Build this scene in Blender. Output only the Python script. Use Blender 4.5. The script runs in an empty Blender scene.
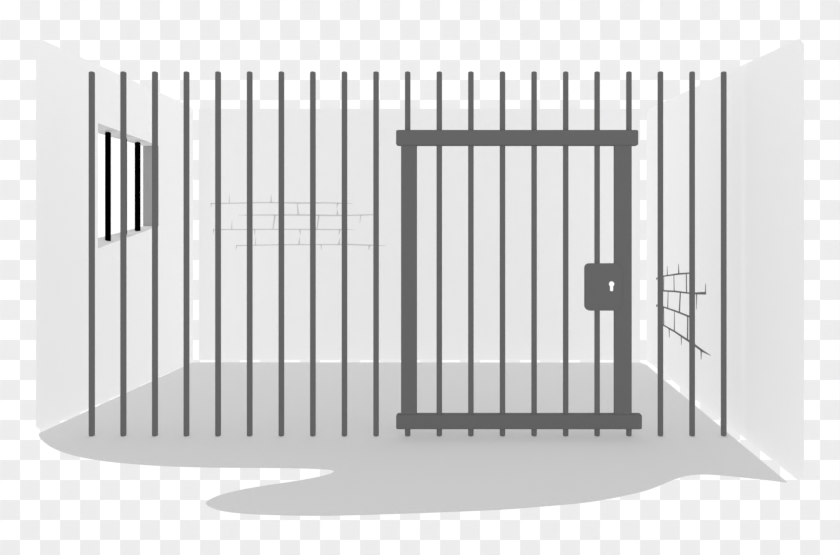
import bpy, bmesh, math
from mathutils import Vector
from mathutils.geometry import tessellate_polygon
S = bpy.context.scene
C = S.collection

# ---------- the place: a rectangular cell, camera level at eye height ----------
F, U0, V0, H = 700.0, 484.0, 235.5, 1.5        # focal length (px), principal point, eye height (m)
Y_BARS = F*H/200.5                             # the row of bars stands here
Y_BACK = 8.47
X_LEFT, X_RIGHT = -3.42, 1.94
Y_DROP = 14.0                                  # chequered wall far behind the cell

def on_y(u, v, Y):  return Vector(((u-U0)*Y/F, Y, H-(v-V0)*Y/F))
def on_x(u, v, X):
    Y = F*X/(u-U0); return Vector((X, Y, H-(v-V0)*Y/F))
def on_floor(u, v):
    Y = F*H/(v-V0); return Vector(((u-U0)*Y/F, Y, 0))

def lin(c):
    c /= 255.0
    return c/12.92 if c <= 0.04045 else ((c+0.055)/1.055)**2.4

def mat(name, a, rough=0.9):
    m = bpy.data.materials.new(name); m.use_nodes = True
    b = m.node_tree.nodes['Principled BSDF']
    b.inputs['Base Color'].default_value = (a, a, a, 1)
    b.inputs['Roughness'].default_value = rough
    b.inputs['Specular IOR Level'].default_value = 0.0
    return m

def speckled(name, a, amount=0.006, scale=60):
    """painted plaster with a barely visible mottling"""
    m = mat(name, a); nt = m.node_tree; b = nt.nodes['Principled BSDF']
    tc = nt.nodes.new('ShaderNodeTexCoord'); n = nt.nodes.new('ShaderNodeTexNoise')
    n.inputs['Scale'].default_value = scale
    r = nt.nodes.new('ShaderNodeMapRange')
    r.inputs['To Min'].default_value = a-amount; r.inputs['To Max'].default_value = a+amount
    nt.links.new(tc.outputs['Object'], n.inputs['Vector'])
    nt.links.new(n.outputs['Fac'], r.inputs['Value'])
    nt.links.new(r.outputs['Result'], b.inputs['Base Color'])
    return m

WALL_A, FLOOR_A, STEEL_A = 0.818, 0.585, 0.128
M_wall = speckled('wall_paint', WALL_A)
M_floor = speckled('floor_screed', FLOOR_A, 0.004)
M_steel = mat('grey_steel', STEEL_A)
M_black = mat('black_iron', 0.0)
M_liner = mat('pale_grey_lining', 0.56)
M_jamb = mat('shaded_grey_lining', 0.283)  # lining of the far jamb, its shade painted into the colour
M_white = mat('white_glass', 1.0)
M_pane = mat('glowing_white_pane', 0.95)       # added pane; slight glow put in so the opening reads blank white
_b = M_pane.node_tree.nodes['Principled BSDF']
_b.inputs['Emission Color'].default_value = (1, 1, 1, 1); _b.inputs['Emission Strength'].default_value = 0.3
M_joint = mat('pale_joint', 0.56)
M_jointd = mat('dark_joint', 0.145)

def checker():
    m = mat('grey_and_white_squares', 0.9); nt = m.node_tree; b = nt.nodes['Principled BSDF']
    tc = nt.nodes.new('ShaderNodeTexCoord'); ck = nt.nodes.new('ShaderNodeTexChecker')
    mp = nt.nodes.new('ShaderNodeMapping')
    s = F/(20.0*Y_DROP)
    mp.inputs['Scale'].default_value = (s, 0, s)
    # object origin sits on a square corner; half a unit in depth keeps off the cell border
    mp.inputs['Location'].default_value = (0, 0.5, 0)
    ck.inputs['Scale'].default_value = 1.0
    ck.inputs['Color1'].default_value = (CK_W, CK_W, CK_W, 1)
    ck.inputs['Color2'].default_value = (CK_G, CK_G, CK_G, 1)
    nt.links.new(tc.outputs['Object'], mp.inputs['Vector'])
    nt.links.new(mp.outputs['Vector'], ck.inputs['Vector'])
    nt.links.new(ck.outputs['Color'], b.inputs['Base Color'])
    return m
CK_W, CK_G = 1.0, 0.83

# ---------- helpers ----------
def link(name, bm, m, parent=None, smooth=False):
    bmesh.ops.recalc_face_normals(bm, faces=bm.faces)
    me = bpy.data.meshes.new(name); bm.to_mesh(me); bm.free()
    me.materials.append(m)
    if smooth:
        for p in me.polygons: p.use_smooth = True
    o = bpy.data.objects.new(name, me); C.objects.link(o)
    if parent: o.parent = parent
    return o

def structure(o): o['kind'] = 'structure'; return o
def tag(o, label, cat, group=None):
    o['label'] = label; o['category'] = cat
    if group: o['group'] = group
    return o

def prism(bm, front, back):
    f = [bm.verts.new(p) for p in front]; b = [bm.verts.new(p) for p in back]
    n = len(f)
    if n > 6:                                   # concave outlines: explicit triangles
        for L, Q in ((f, front), (b, front)):
            for t in tessellate_polygon([[Vector(p) for p in Q]]):
                bm.faces.new([L[i] for i in t])
    else:
        bm.faces.new(f); bm.faces.new(list(reversed(b)))
    for i in range(n):
        bm.faces.new((f[i], b[i], b[(i+1) % n], f[(i+1) % n]))

def inset(pts, d, axis):
    """shrink a planar outline towards its inside by d (plane normal = axis)"""
    i, j = [k for k in range(3) if k != axis]
    P = [Vector((p[i], p[j])) for p in pts]; n = len(P)
    area = sum(P[k].x*P[(k+1) % n].y-P[(k+1) % n].x*P[k].y for k in range(n))
    sg = 1 if area > 0 else -1
    out = []
    for k in range(n):
        a = (P[k]-P[k-1]).normalized(); b = (P[(k+1) % n]-P[k]).normalized()
        na = Vector((-a.y, a.x))*sg; nb = Vector((-b.y, b.x))*sg
        m = (na+nb); m = m/max(m.length_squared/2, .3)
        q = P[k]+m*d; r = Vector(pts[k]).copy(); r[i] = q.x; r[j] = q.y
        out.append(r)
    return out

def rounded(corners, n=5):
    """corners: list of (u, v, r) in order -> list of (u, v) with rounded corners"""
    out = []; N = len(corners)
    for k in range(N):
        u, v, r = corners[k]; p = Vector((u, v))
        a = Vector(corners[k-1][:2]); b = Vector(corners[(k+1) % N][:2])
        if r == 0: out.append(p); continue
        s = p+(a-p).normalized()*r; e = p+(b-p).normalized()*r
        for i in range(n+1):
            t = i/n
            out.append(s*(1-t)**2+p*2*t*(1-t)+e*t*t)
    return out

def catmull(P, n=5):
    out = []
    for k in range(len(P)-1):
        p0 = Vector(P[max(k-1, 0)]); p1 = Vector(P[k]); p2 = Vector(P[k+1]); p3 = Vector(P[min(k+2, len(P)-1)])
        for i in range(n):
            t = i/n
            out.append(0.5*((2*p1)+(p2-p0)*t+(2*p0-5*p1+4*p2-p3)*t*t+(3*p1-p0-3*p2+p3)*t**3))
    out.append(Vector(P[-1]))
    return out

# ---------- setting ----------
# chequered wall behind the cell (origin on a corner between squares)
o0 = on_y(0, 0, Y_DROP)
q = 20.0*Y_DROP/F
bm = bmesh.new()
fr = [Vector((a*q, 0, b*q)) for a, b in ((-24, 16), (66, 16), (66, -44), (-24, -44))]
prism(bm, fr, [p+Vector((0, .1, 0)) for p in fr])
o = structure(link('wall_backdrop', bm, checker())); o.location = o0

# back wall
pts = rounded([(199, 109, 0), (640, 109, 0), (640, 359.8, 0), (199, 359.8, 0)])
fr = [on_y(p.x, p.y, Y_BACK) for p in pts]
bm = bmesh.new(); bk = inset(fr, .012, 1); prism(bm, fr, [p+Vector((0, .02, 0)) for p in bk])
wall_back = structure(link('wall_back', bm, M_wall))

# right wall
pts = rounded([(646.6, 110.0, 6), (799.5, 38.8, 0), (804, 44, 0), (804, 476, 0), (798.5, 480.5, 0), (646.6, 360.3, 0)])
fr = [on_x(p.x, p.y, X_RIGHT) for p in pts]
bm = bmesh.new(); bk = inset(fr, .05, 0); prism(bm, fr, [p+Vector((.02, 0, 0)) for p in bk])
wall_right = structure(link('wall_right', bm, M_wall))

# left wall with the window opening cut out of it
WA, WB, WC, WD = (98, 123), (158.6, 145.6), (158.6, 226.2), (98, 248.3)
T = X_LEFT-.163
outer = rounded([(41, 39.5, 0), (190, 106.3, 4), (193, 110, 0), (193, 361.8, 0), (40, 430.4, 0), (36, 426, 0), (36, 45, 0)])
def wall_ring(bm, X, ins):
    O = [on_x(p.x, p.y, X_LEFT) for p in outer]
    if ins: O = inset(O, ins, 0)
    I = [on_x(u, v, X_LEFT) for u, v in (WA, WB, WC, WD)]
    if ins:
        for p, (dy, dz) in zip(I, ((-1, 1), (1, 1), (1, -1), (-1, -1))): p.y += dy*.02; p.z += dz*.02
    for p in O+I: p.x = X
    vo = [bm.verts.new(p) for p in O]; vi = [bm.verts.new(p) for p in I]
    es = []
    for L in (vo, vi):
        for k in range(len(L)): es.append(bm.edges.new((L[k], L[(k+1) % len(L)])))
    bmesh.ops.triangle_fill(bm, use_beauty=True, edges=es, normal=(1, 0, 0))
    return vo, vi
bm = bmesh.new()
a, ai = wall_ring(bm, X_LEFT, 0); b, bi = wall_ring(bm, X_LEFT-.02, .05)
for L, R in ((a, b), (ai, bi)):
    for k in range(len(L)):
        n = (k+1) % len(L); bm.faces.new((L[k], R[k], R[n], L[n]))
structure(link('wall_left', bm, M_wall))

# floor slab: straight along the walls, free-running front edge
front = catmull([(787, 482), (772, 480), (750, 477.6), (725, 475), (706, 473.8), (693, 474.3), (682, 476.5), (672, 479.8),
    (660, 485), (645, 490.3), (625, 495), (600, 499.8), (575, 503), (540, 506), (500, 509), (440, 511.6), (400, 513), (350, 514.5),
    (310, 515), (275, 514.3), (245, 513), (222, 510.3), (210, 506.5), (205.7, 503.3), (209, 500), (220, 495), (240, 490),
    (262, 486), (285, 482.6), (305, 479.4), (322, 476), (331, 473.3), (334, 471), (330, 469.3), (318, 468.4), (295, 467.6),
    (260, 467.2), (222, 467), (190, 466.4), (155, 465), (120, 462.3), (95, 459.2), (75, 455.3), (60, 450.8), (49, 445.5), (42, 440), (38.8, 435.5)], 4)
pts = [Vector((39.2, 433.2)), Vector((190.5, 363.2)), Vector((196, 362.3)), Vector((640, 362.6)), Vector((646, 364.6))]+front
fr = [on_floor(p.x, p.y) for p in pts]
bm = bmesh.new(); prism(bm, fr, [p+Vector((0, 0, -.006)) for p in inset(fr, .004, 2)])
structure(link('floor', bm, M_floor))

# ---------- window ----------
win = bpy.data.objects.new('window_1', None); C.objects.link(win)
win.location = (X_LEFT-.08, 6.8, 1.5); structure(win)
inv = Vector(win.location)
def board(name, a, b, c, d, off, m, label=None):
    """lining board: quad a b c d is the face towards the opening, off the thickness direction"""
    bm = bmesh.new(); Q = [Vector(p)-inv for p in (a, b, c, d)]
    prism(bm, Q, [p+Vector(off) for p in Q])
    o = link(name, bm, m, win)
    if label: o['label'] = label
    return o
iA, iB, iC, iD = [on_x(u, v, X_LEFT)-Vector((.001, 0, 0)) for u, v in (WA, WB, WC, WD)]
zt = [on_x(98, 133.2, T).z, on_x(143, 146, T).z]; zb = [on_x(98, 238, T).z, on_x(143, 226.2, T).z]
def out(p, z): return Vector((T, p.y, z))
# outer corners: height follows the traced edge, carried to the reveal ends
ya, yb = on_x(98, 133, T).y, iB.y
def ex(zs, y): return zs[0]+(zs[1]-zs[0])*(y-ya)/(yb-ya)
oA, oB, oC, oD = out(iA, ex(zt, iA.y)), out(iB, zt[1]), out(iC, zb[1]), out(iD, ex(zb, iD.y))
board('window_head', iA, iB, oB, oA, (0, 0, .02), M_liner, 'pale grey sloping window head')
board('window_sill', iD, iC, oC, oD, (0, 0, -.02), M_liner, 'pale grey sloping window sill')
board('window_jamb', iB, iC, oC, oB, (0, .02, 0), M_jamb, 'far window jamb, its shade painted in darker grey')
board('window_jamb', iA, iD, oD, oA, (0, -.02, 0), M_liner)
pn = board('window_pane', oA, oB, oC, oD, (-.01, 0, 0), M_pane, 'blank white window pane')

def rod(r, z0, z1, m, name, parent=None, loc=None, seg=24, cap=None):
    """round bar with softly rounded ends"""
    c = cap or r*.45
    prof = [(r-c, z0), (r-c*.3, z0+c*.3), (r, z0+c), (r, z1-c), (r-c*.3, z1-c*.3), (r-c, z1)]
    bm = bmesh.new(); rings = []
    for rr, z in prof:
        rings.append([bm.verts.new((rr*math.cos(2*math.pi*k/seg), rr*math.sin(2*math.pi*k/seg), z)) for k in range(seg)])
    for i in range(len(rings)-1):
        for k in range(seg):
            n = (k+1) % seg
            bm.faces.new((rings[i][k], rings[i][n], rings[i+1][n], rings[i+1][k]))
    bm.faces.new(rings[0]); bm.faces.new(rings[-1])
    o = link(name, bm, m, parent)
    if loc is not None: o.location = loc
    return o
for u, v0, v1 in ((108, 132, 242.2), (124.1, 137.5, 235), (137.6, 142, 231.2)):
    t = on_x(u, v0, X_LEFT-.08); bpt = on_x(u, v1, X_LEFT-.08)
    rod(2.65*t.y/F, bpt.z-inv.z, t.z-inv.z, M_black, 'window_bar', win, (t.x-inv.x, t.y-inv.y, 0))

# ---------- bars ----------
top = on_y(0, 71.7, Y_BARS).z
R = 2.78*Y_BARS/F
xs = [91.8, 123.4, 155.0, 186.5, 218.1, 249.7, 281.4, 312.9, 344.5, 376.1]
xr = [660.4, 692.1, 723.7]
xg = [407.7, 439.3, 470.9, 502.5, 534.1, 565.7, 597.1, 628.9]
def X(u): return (u-U0)*Y_BARS/F
names = ['leftmost steel bar of the row, standing left of the small barred window',
 'second bar from the left, crossing the middle of the small barred window',
 'third bar from the left, crossing the dark right jamb of the window',
 'fourth bar from the left, beside the corner where left and back walls meet',
 'fifth bar from the left, crossing the left ends of the pale brick lines',
 'sixth bar from the left, second one crossing the pale brick lines',
 'seventh bar from the left, third one crossing the pale brick lines',
 'eighth bar from the left, fourth one crossing the pale brick lines',
 'ninth bar from the left, second bar to the left of the gate',
 'tenth bar from the left, the nearest one standing left of the gate',
 'first bar right of the gate, crossing left ends of the dark brick lines',
 'second bar from the right end, crossing the middle of the dark brick lines',
 'rightmost steel bar of the row, clear of the dark brick lines']
proto = rod(R, 0, top, M_steel, 'cell_bar')
for k, u in enumerate(xs+xr):
    o = proto if k == 0 else proto.copy()
    if k: C.objects.link(o)
    o.location = (X(u), Y_BARS, 0)
    tag(o, names[k], 'bar', 'fixed upright bars of the cell front')

# ---------- gate ----------
gate = bpy.data.objects.new('cell_gate', None); C.objects.link(gate)
gate.location = (X(515.5), Y_BARS, 0)
tag(gate, 'grey steel barred gate with heavy rails, thick stiles and square lock', 'gate')
g0 = Vector(gate.location)
for k, u in enumerate(xg):
    if k == 0: gb = rod(R, 0, top, M_steel, 'gate_bar', gate)
    else: gb = gb.copy(); C.objects.link(gb); gb.parent = gate
    gb.location = (X(u)-g0.x, 0, 0)
def flat(name, u0, v0, u1, v1, r, depth, m, parent, base=Vector((0, 0, 0)), mid=0.0, bev=.0012):
    """steel piece with rounded corners; its front face has the given outline"""
    yf = Y_BARS+mid-depth/2
    pts = rounded([(u0, v0, r), (u1, v0, r), (u1, v1, r), (u0, v1, r)]) if r else [Vector(p) for p in ((u0, v0), (u1, v0), (u1, v1), (u0, v1))]
    fr = [on_y(p.x, p.y, yf)-g0-base for p in pts]
    bm = bmesh.new(); prism(bm, fr, [p+Vector((0, depth, 0)) for p in fr])
    es = [e for e in bm.edges if abs(e.verts[0].co.y-e.verts[1].co.y) < 1e-6 and len(e.link_faces) == 2]
    bmesh.ops.bevel(bm, geom=es, offset=bev, segments=2, affect='EDGES')
    return link(name, bm, m, parent)
flat('top_rail', 396, 130, 638.3, 145.1, 1.6, .056, M_steel, gate)
flat('bottom_rail', 396.1, 414.8, 642, 429.2, 1.6, .056, M_steel, gate)
flat('gate_stile', 401, 144, 416.4, 415, 0, .050, M_steel, gate)
flat('gate_stile', 614.8, 144, 631.4, 415, 0, .050, M_steel, gate)
lk = flat('lock_case', 585.3, 263.5, 622, 310.7, 5.2, .060, M_steel, gate)
lk['label'] = 'square lock case with rounded corners'
# keyhole plate: disc and slot in white
yk = Y_BARS-.030
out_ = []
for k in range(21):
    a = math.radians(35+290*k/20)            # from just right of straight down, round the top
    out_.append((611.6+2.65*math.sin(a), 284.0+2.65*math.cos(a)))
out_ += [(610.0, 290.4), (610.6, 291.1), (612.6, 291.1), (613.2, 290.4)]
fr = [on_y(u, v, yk-.001)-g0 for u, v in out_]
bm = bmesh.new(); prism(bm, fr, [p+Vector((0, .003, 0)) for p in fr])
kh = link('keyhole', bm, M_white, lk); kh['label'] = 'small white keyhole'

# ---------- brick joint lines ----------
def strokes(name, lines, proj, off, m):
    bm = bmesh.new()
    for L in lines:
        n = len(L); P = [Vector((p[0], p[1])) for p in L]
        A, B = [], []
        for k in range(n):
            d = (P[min(k+1, n-1)]-P[max(k-1, 0)]).normalized(); nn = Vector((-d.y, d.x))*L[k][2]*(.75 if m is M_jointd and abs(d.y) > .9 else 1)/2
            A.append(P[k]+nn); B.append(P[k]-nn)
        F2 = [proj(p.x, p.y) for p in A+B[::-1]]
        lift = Vector(off); prism(bm, [p+lift for p in F2], [p-lift*.0 for p in F2])
    return link(name, bm, m)
back = [
 [(210.6,203.6,1.2),(230,203.3,1.1),(265,202.5,1.2),(300,203,1.5),(325,202.8,1.4),(340,203.2,1.2),(353,203.6,.2)],
 [(238,215.1,.2),(247,215.1,1.0),(270,215,1.2),(300,215,1.5),(330,215.4,1.5),(350,215.4,1.2),(373,214.7,1.2)],
 [(213,229.7,1.1),(250,229.4,1),(290,229.3,1.1),(325,229.5,1.2),(340,229.5,1.1),(355,229.7,.2)],
 [(236.3,245.6,1.1),(265,245,1),(300,244.6,1.1),(330,244.6,1.1),(350,244.5,1.4),(370,245.2,1.3),(377,245.4,1),(386,245.5,.2)],
 [(211.3,203,1),(211.1,207,.4)],[(213.7,229.3,.9),(213.3,234.3,.3)],[(236.6,245.2,1),(236,249.7,.3)],
 [(229.3,203.2,1),(229.6,194.3,.2)],[(271,202.7,1.7),(271.4,195,.2)],[(297.3,203,.8),(298.4,214.6,1.7)],
 [(337.6,203,1.9),(336.8,208.4,.2)],[(337.5,215.2,2.1),(337.3,208.8,.2)],[(275,215,2),(273,229.3,.8)],
 [(318.9,215.2,1.5),(317,229.4,.9)],[(361,215,1.3),(359.7,223.4,.2)],[(231.7,229.4,1.1),(232.1,220,.2)],
 [(254.6,229.4,1.4),(255,235.5,.2)],[(255.5,245,1),(255.9,237.5,.2)],[(299.7,229.4,1.8),(300.5,235.4,.2)],
 [(299,244.6,1.9),(299.8,236.6,.2)],[(339.9,229.5,1.8),(339,234.8,.2)],[(338.8,244.5,2),(340.2,237.4,.2)],
 [(321,244.8,1.3),(321.6,250.4,.2)],[(369.5,245.2,2.2),(368.7,250,.3)]]
o = strokes('brick_outline', back, lambda u, v: on_y(u, v, Y_BACK), (0, -.003, 0), M_joint)
o.parent = wall_back; o['label'] = 'faint pale grey outlines of four brick courses'
right = [
 [(656.4,278.6,.9),(663,276.3,1.2),(672,274.9,1.3),(679,273.9,1.7),(690,273.1,1.3)],
 [(661,290.5,1.2),(663,290.8,1.4),(675,291.4,1.6),(688,293,1.4),(694,293.4,1.8),(706,293.2,2.7)],
 [(656.4,305.4,.9),(663,306.8,1.4),(676,311.2,1.5),(690,316.8,1.7)],
 [(661,323.7,1),(675,331.7,1.5),(689,341,1.9),(695,345.3,2.1),(703,351.2,1.8),(711,355.6,.2)],
 [(656.8,277.6,.8),(656.8,280,.5)],[(656.8,304.4,.8),(656.8,307,.5)],
 [(705.6,293,1),(705.7,283.5,.2)],[(667.5,276,.9),(667.3,266,.2)],[(678.9,274,1.3),(678.6,263.8,.2)],
 [(674,275,.5),(674.3,291,.8)],[(686.5,273.5,1),(686.7,292.8,1.1)],[(668.3,291,.6),(667.8,308,.9)],
 [(680.5,292,1.2),(679.5,312.3,1.4)],[(696.8,294,1),(696.6,309.5,.2)],[(674.6,311,.4),(674.4,331.5,1)],
 [(687.9,315.5,1.3),(687.7,340,1.4)],[(663.8,307,.6),(664,325.5,.7)],[(669.3,328,1.1),(669.4,337.5,.2)],
 [(681.3,335.5,1.1),(681.6,345,.2)],[(701.3,349.5,1.7),(701.3,359.5,.2)],[(664,276,.5),(663.8,290.5,.6)]]
o = strokes('brick_outline', right, lambda u, v: on_x(u, v, X_RIGHT), (-.003, 0, 0), M_jointd)
o.parent = wall_right; o['label'] = 'dark grey slanting outlines of brick courses'

# ---------- light: even overcast plus two added shadowless front fills, one from each side ----------
SKY, SUN, AZ, EL = 0.70, 0.30, 65, 25
for side in (-1, 1):
    ld = bpy.data.lights.new('front_fill', 'SUN'); lo = bpy.data.objects.new('front_fill', ld); C.objects.link(lo)
    ld.energy = math.pi*SUN/(2*math.cos(math.radians(AZ))*math.cos(math.radians(EL)))
    ld.angle = math.radians(30)
    ld.use_shadow = False
    a, e = math.radians(AZ), math.radians(EL)
    d = Vector((side*math.sin(a)*math.cos(e), -math.cos(a)*math.cos(e), math.sin(e)))   # towards the light
    lo.rotation_euler = d.to_track_quat('Z', 'Y').to_euler(); lo.location = d*8
w = bpy.data.worlds.new('even_daylight'); S.world = w; w.use_nodes = True
bg = w.node_tree.nodes['Background']
bg.inputs['Color'].default_value = (1, 1, 1, 1); bg.inputs['Strength'].default_value = SKY

# added shadowless fill from below, lifts the window head and rail undersides
ld = bpy.data.lights.new('underside_fill', 'SUN'); lo = bpy.data.objects.new('underside_fill', ld); C.objects.link(lo)
ld.energy = math.pi*0.35; ld.angle = math.radians(30); ld.use_shadow = False
lo.rotation_euler = (math.pi, 0, 0); lo.location = (0, -2, -2)

# ---------- camera ----------
cd = bpy.data.cameras.new('camera'); cam = bpy.data.objects.new('camera', cd); C.objects.link(cam)
cd.sensor_width = 36; cd.sensor_fit = 'HORIZONTAL'; cd.lens = F/840*36
cam.location = (0, 0, H); cam.rotation_euler = (math.pi/2, 0, 0)
cd.shift_x = (420-U0)/840; cd.shift_y = -(277.5-V0)/840
cd.clip_end = 200
S.camera = cam
vs = S.view_settings
vs.view_transform = 'Standard'; vs.look = 'None'; vs.gamma = 1; vs.use_curve_mapping = False
vs.exposure = 0.0
